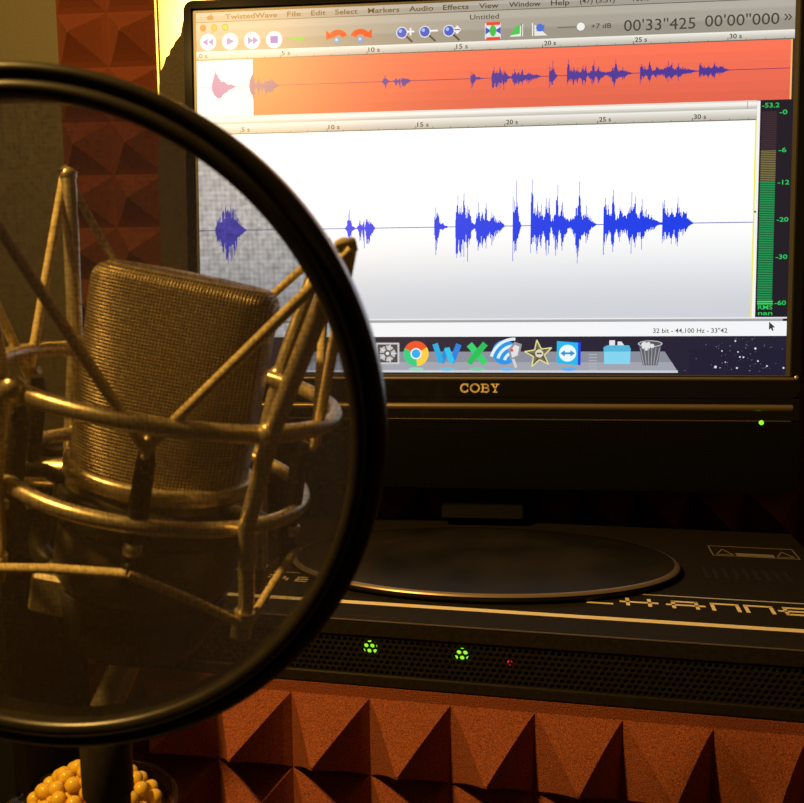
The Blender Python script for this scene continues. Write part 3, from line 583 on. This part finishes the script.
s = SB(K); st_ = [(281.5+(11.5 if j % 2 == 0 else 4.6)*math.cos(R(90+36*j+8)), 280-(11.5 if j % 2 == 0 else 4.6)*math.sin(R(90+36*j+8))) for j in range(10)]
ce = (281.5, 280)
for j in range(10): s.pg([ce, st_[j], st_[(j+1) % 10]], (120, 116, 92) if j % 2 else (84, 82, 70)); s.ln(st_[j], st_[(j+1) % 10], 1.0, (225, 220, 150), k=1)
s.circ(282, 279.5, 3.3, (220, 215, 190), k=2); s.rect(280, 284, 278.9, 280.1, (70, 60, 50), k=3); s.done('dock_icon', 'yellow edged star icon')
s = SB(K); s.pg([(296, 269.5), (315, 270.5), (315, 289), (296, 287.5)], (20, 60, 220)); s.pg([(296, 269.5), (312.8, 271), (312.8, 289), (296, 287.5)], (20, 185, 235), k=1); s.circ(304.6, 279.3, 6.8, (235, 250, 252), k=2)
s.ln((300.5, 279.4), (308.7, 279.4), 1.6, (30, 150, 210), k=3); s.pg([(298.8, 279.4), (302.4, 276.8), (302.4, 282)], (30, 150, 210), k=3); s.pg([(310.4, 279.4), (306.8, 276.8), (306.8, 282)], (30, 150, 210), k=3)
s.done('dock_icon', 'cyan square icon with a double arrow')
s = SB(K); s.rect(337.5, 342, 269, 278, (225, 228, 232)); s.pg([(344, 270), (347, 270), (350, 274), (350, 278), (344, 278)], (225, 228, 232)); s.pg([(333, 274.5), (336, 273), (353, 273), (354.5, 276), (354, 288), (333.5, 288)], (80, 180, 220), k=1); s.rect(333.6, 354, 278, 288, (130, 212, 240), k=2)
s.done('dock_icon', 'light blue folder icon')
s = SB(K); s.pg([(360.5, 271.5), (378.5, 271.5), (375.5, 289), (364, 289)], (92, 94, 104)); s.circ(369.5, 271.8, 9.6, (205, 207, 212), k=1, ry=2.6); s.circ(369.5, 271.8, 8.7, (80, 82, 92), k=2, ry=2.0)
r = random.Random(8)
for _ in range(8): s.circ(369.5+r.uniform(-5.5, 5.5), 273.5+r.uniform(-2, 2.5), r.uniform(1.4, 2.4), (225, 226, 230), k=3+r.random(), n=7)
for j in range(6): s.ln((362+j*3, 275+abs(j-2.5)*0), (364.8+j*1.9, 288.5), .7, (190, 192, 198), k=4.5); s.ln((377-j*3, 275), (374.2-j*1.9, 288.5), .6, (150, 152, 160), k=4.6)
s.done('dock_icon', 'wire waste basket icon full of paper')

# ---------------------------------------------------------------- microphone frame: x right, y away from the camera, z up its axis
a_ = Vector((.2065, -.0455, .9774)).normalized(); r_ = Vector((.9762, .0767, -.2027)); r_ = (r_-a_*r_.dot(a_)).normalized(); f_ = a_.cross(r_)*-1
MO = (-99.5, -437.3, 1038.5); MS = 1.0
mm_ = root_m(MO, r_, -f_, a_)
def az(rho, deg, h): return (MS*rho*math.cos(R(deg)), -MS*rho*math.sin(R(deg)), MS*h)
mic = thing('condenser_microphone', 'large condenser microphone with woven metal head, held in the shock mount', 'microphone', mtx=mm_)
def sup(rx, ry, e, n=64):
    out = []
    for i in range(n):
        t_ = 2*math.pi*i/n; c, d = math.cos(t_), math.sin(t_)
        out.append((rx*abs(c)**(2/e)*(1 if c >= 0 else -1), ry*abs(d)**(2/e)*(1 if d >= 0 else -1)))
    return out
def loft(b, secs, n=64, cap=True):
    """secs: (rx, ry, exponent, z)"""
    vs = []
    for rx, ry, e, z in secs: vs += [(x, y, z) for x, y in sup(rx, ry, e, n)]
    fs = [(i*n+k, i*n+(k+1) % n, (i+1)*n+(k+1) % n, (i+1)*n+k) for i in range(len(secs)-1) for k in range(n)]
    b.add(vs, fs, 0, True)
    if cap: b.add(vs[-n:], [tuple(range(n))]); b.add(vs[:n], [tuple(range(n-1, -1, -1))])
b = MB(); secs = [(27.0, 25.0, 2.2, 1)]
for k in range(1, 9): z = 59*k/8; secs.append((27.4+.9*k/8, 25-11*(k/8), 2.2+1.2*k/8, z))
for k in range(1, 7): a = math.pi/2*k/6; secs.append((28.3-5.5*(1-math.cos(a)), 14-5.5*(1-math.cos(a)), 3.4, 59+5.5*math.sin(a)))
secs.append((14, 5, 3, 65.0)); secs.append((1, .5, 2, 65.2)); loft(b, secs); b.build('head_grille', mesh_wire, mic, 'woven wire head grille')
b = MB(); b.lathe([(26.6, -1), (28.6, -1), (29.4, 0), (29.4, 3.4), (28.8, 4.4), (27.2, 4.4), (26.8, 1)], 64); b.build('collar', nickel, mic, 'bright metal collar')
b = MB(); b.lathe([(0, -40), (22, -40), (25, -37), (28.0, -33), (28.6, -31), (28.6, -1), (27, -.5)], 64); b.build('body', mic_body, mic)
b = MB(); b.lathe([(0, -46), (9, -46), (9, -39.5)], 24); b.build('connector', nickel, mic)

mount = thing('shock_mount', 'spider shock mount of metal hoops, posts and yellow elastic cord around the microphone', 'shock mount', mtx=mm_)
def hoop(rho, h, r, name, m=nickel): b = MB(); b.tube([az(rho, i*3.75, h) for i in range(96)], r*MS, 14, True); return b.build(name, m, mount)
hoop(51.3, 29.3, 2.6, 'upper_hoop'); hoop(46.3, 0, 2.3, 'lower_hoop')
posts = [(45, 82, 71, -31, 37), (122, 86, 74, -26, 134), (166, 84, 73, -28, 166), (215, 86, 71, -28, 215), (297, 79, 69, -44, 312)]
tops = []; bots = []
for d, ht, rt, hb, e in posts:
    b = MB(); b.tube([az(rt, d, ht), az(rt-1.5, d, ht-4), az(54.4, (d+e)/2 if d == 122 else d, 30.5), az(50.8, e if d == 122 else d, 2), az(48.0, e, hb+8), az(48, e, hb)], [2.5, 2.7, 2.6, 2.4, 2.3, 2.3], 14); b.ball(az(rt, d, ht+.5), 3.0); b.ball(az(54.0, d, 30.5), 3.6)
    o = b.build('post', nickel, mount)
    b = MB(); b.tube([az(48, e, hb+5), az(48, e, hb-3)], 3.1, 14); b.build('post_cap', nickel, o)
    b = MB(); b.tube([az(rt, d-2.2, ht+1), az(rt+2.6, d, ht+2.6), az(rt, d+2.2, ht+1)], 1.3, 8); b.build('cord_hook', nickel, o)
    tops.append((d, rt+2.5, ht)); bots.append((e, 50, hb))
hooks = [80, 138, 187, 257, 9]
for d in hooks:
    b = MB(); b.tube([az(45.5, d, 22), az(44.3, d, 17), az(44.6, d, 4), az(44.6, d, -8), az(46, d, -18)], [2.0, 2.6, 3.0, 2.8, 2.2], 12); b.ball(az(46.6, d, -12), 2.0); o = b.build('hook_bar', steel_d, mount)
    b = MB(); b.tube([az(44.5, d, 21), az(48.2, d, 20.5), az(48.4, d, 23.4), az(45, d, 24.5)], 1.4, 8); b.build('hook', nickel, o)
    b = MB(); b.lathe([(0, 0), (2.6, 0), (2.6, 3), (0, 3.4)], 12, xf=Matrix.Translation(az(45.8, d, -8.2))); b.build('bar_tip', nickel, o)
order_t = [44, 112, 166, 222, 293]; hk = [80, 138, 187, 257, 369]
for i in range(5):
    d, rt, ht = tops[i]
    for h_ in ((hk[i-1]-(360 if i == 0 else 0)), hk[i]):
        b = MB(); p = Vector(az(rt, d, ht+1)); q = Vector(az(48.5, h_, 22)); b.tube([p, (p+q)/2, q], 1.5*MS, 8); b.build('elastic_cord', cord_m, mount)
    d2, rb, hb = bots[i]
    for h_ in ((hk[i-1]-(360 if i == 0 else 0)), hk[i]):
        b = MB(); p = Vector(az(rb, d2, hb+1)); q = Vector(az(48.2, h_, -13)); b.tube([p, (p+q)/2+Vector((0, 0, .6)), q], 1.4*MS, 8); b.build('elastic_cord', cord_m, mount)
for d in (30, 150, 270):
    b = MB(); b.tube([az(45, d, 0), az(34, d, 0), az(29.0, d, -3)], 2.2, 10); b.build('clamp_arm', steel_d, mount)
b = MB(); b.lathe([(28.9, -14), (30.6, -14), (31, -12), (31, -4), (30.4, -3), (29, -3)], 48, closed=True); b.build('clamp_ring', steel_d, mount)
b = MB(); b.lathe([(0, -60), (12, -60), (21, -56), (25, -48), (27.5, -36), (26.0, -36), (23.5, -45), (0, -48)], 48); b.build('mount_cup', steel_d, mount)
b = MB(); b.tube([(-29, 6, -7), (-42, 7, -9.5), (-56, 8, -13)], [5.0, 5.0, 4.8], 20); b.tube([(-29, 2, -16), (-42, 2, -19)], 2, 10); b.build('thumb_screw', nickel, mount, 'shiny cylindrical screw')
b = MB(); b.tube(smooth_path([(-40, 12, -2), (-40.5, 12, -28), (-38, 8, -38), (-24, 2, -41)], 6), 3.4, 12); b.build('bracket_arm', steel_d, mount)
b = MB(); b.box(-30, -17, -18, -6, -46, -33, b=1.2); b.build('bracket_block', nickel, mount)

# stand: swivel, pole and round base
st = thing('microphone_stand', 'black microphone stand pole rising between the pop filter and plastic cup', 'stand', (-123, -436, 750))
b = MB(); b.tube([(0, 0, 12), (0, 0, 196)], 7.3, 28); b.build('pole', steel_d, st)
b = MB(); b.lathe([(0, 0), (78, 0), (80, 3), (78, 9), (20, 13), (11, 20), (8.5, 26)], 64); b.build('base', steel_d, st)
b = MB(); b.lathe([(7.2, 178), (8.1, 178), (8.4, 179), (8.4, 198), (7.4, 200), (0, 200)], 28); b.build('lock_collar', steel_d, st)
b = MB(); b.tube([(0, 0, 200), (1, 0, 209), (7, 1, 222), (14, 1, 236)], [5.4, 5.2, 5.0, 5.0], 20); b.build('swivel_neck', nickel, st, 'shiny slanted neck')

# ---------------------------------------------------------------- pop filter
Nv = Vector((.037, -.997, -.071)).normalized(); fx = Vector((0, 0, 1)).cross(Nv)*-1; fx = Vector((Nv.y*-1, Nv.x, 0)).normalized()
PO = (-93.7, -518.4, 1065.7)
pf_y = -Nv; pf_z = fx.cross(pf_y).normalized()
pop = thing('pop_filter', 'round black-rimmed pop filter with sheer mesh in front of the microphone', 'pop filter', mtx=root_m(PO, fx, pf_y, pf_z))
XR = Matrix.Rotation(R(90), 4, 'X')       # lathe axis to local -y (towards the camera)
b = MB(); b.lathe([(69.6, -4.6)]+[(71.4-1.9*math.cos(R(a)), 2.2+1.9*math.sin(R(a))) for a in range(0, 181, 20)]+[(75.2-1.8*math.cos(R(a)), .6+1.8*math.sin(R(a))) for a in range(0, 181, 20)]+[(77.0, -4.0), (76.4, -4.6)], 160, closed=True, xf=XR); b.build('rim', ring_b, pop)
b = MB(); n = 64; rows = [0, 12, 24, 36, 48, 60, 70.2]; vs = []; fs = []
b.lathe([(.01, .2), (24, .2), (48, .2), (70.4, .2)], 96, xf=XR); b.build('mesh_screen', nyl, pop, 'sheer see-through mesh')
b = MB(); b.box(-92, -74, -5, 5, -14, 14, b=1.5); b.build('rim_clamp', ring_b, pop)
b = MB(); b.tube(smooth_path([(-90, 0, 0), (-112, 4, -10), (-126, 22, -70), (-112, 50, -160), (-66, 72, -215), (-38, 82, -224)], 10), 4.2, 14); b.build('gooseneck', steel_d, pop)
b = MB(); b.box(-46, -18, 68, 94, -238, -212, b=2); b.build('stand_clamp', ring_b, pop)

# ---------------------------------------------------------------- plastic cup of beads
CX, CY = -187.5, -326.0
cup = thing('plastic_cup', 'clear plastic cup of amber beads on the desk behind the stand pole', 'cup', (CX, CY, 750))
b = MB(); b.lathe([(0, .5), (29, .5), (30, 1.5), (39.5, 96), (41.2, 97), (41.6, 98.6), (41.0, 100), (39.4, 100), (38.2, 98), (37.6, 92), (28.6, 3), (0, 2.5)], 72); b.build('cup_body', clear, cup)
b = MB(); b.tube([(41.0*math.cos(2*math.pi*i/72), 41.0*math.sin(2*math.pi*i/72), 99.6) for i in range(72)], .9, 8, True); b.build('rolled_lip', clear, cup)
r = random.Random(12); bead0 = None; placed = []
def bead_h(x, y):      # heap surface above the desk: a ridge under the pole, falling to both sides
    q = math.hypot(x, y); return 121-.021*q*q
tries = 0
while len(placed) < 120 and tries < 6000:
    tries += 1; rr = 31*math.sqrt(r.random()); aa = r.uniform(0, 2*math.pi); x, y = rr*math.cos(aa), rr*math.sin(aa)
    layer = r.choice((0, 0, 1)); z = bead_h(x, y)-3-layer*6.2
    if all((x-px)**2+(y-py)**2+(z-pz)**2 > 6.1**2 for px, py, pz in placed): placed.append((x, y, z))
b = MB(); b.lathe([(0, 3.5), (28, 3.5), (34.5, 72), (33.5, 80), (20, 98), (0, 106)], 40)
bz = add_noise(mat('bead_heap_fill', rough=.5), 250, (.75, .45, .06), (.95, .62, .1), .8, .004, detail=1)
o = b.build('bead_fill', bz); o.location = (CX*.001, CY*.001, .75); tag(o, 'mass of amber beads filling the lower plastic cup', 'beads', kind='stuff')
for i, (x, y, z) in enumerate(placed):
    if bead0 is None:
        b = MB(); b.ball((0, 0, 0), 3.7, n=16); bead0 = o = b.build('bead', bead_m)
    else: o = bead0.copy(); col.objects.link(o)
    o.location = ((CX+x)*.001, (CY+y)*.001, (750+z)*.001); tag(o, 'translucent amber bead heaped in the clear plastic cup', 'bead', 'beads in the plastic cup')
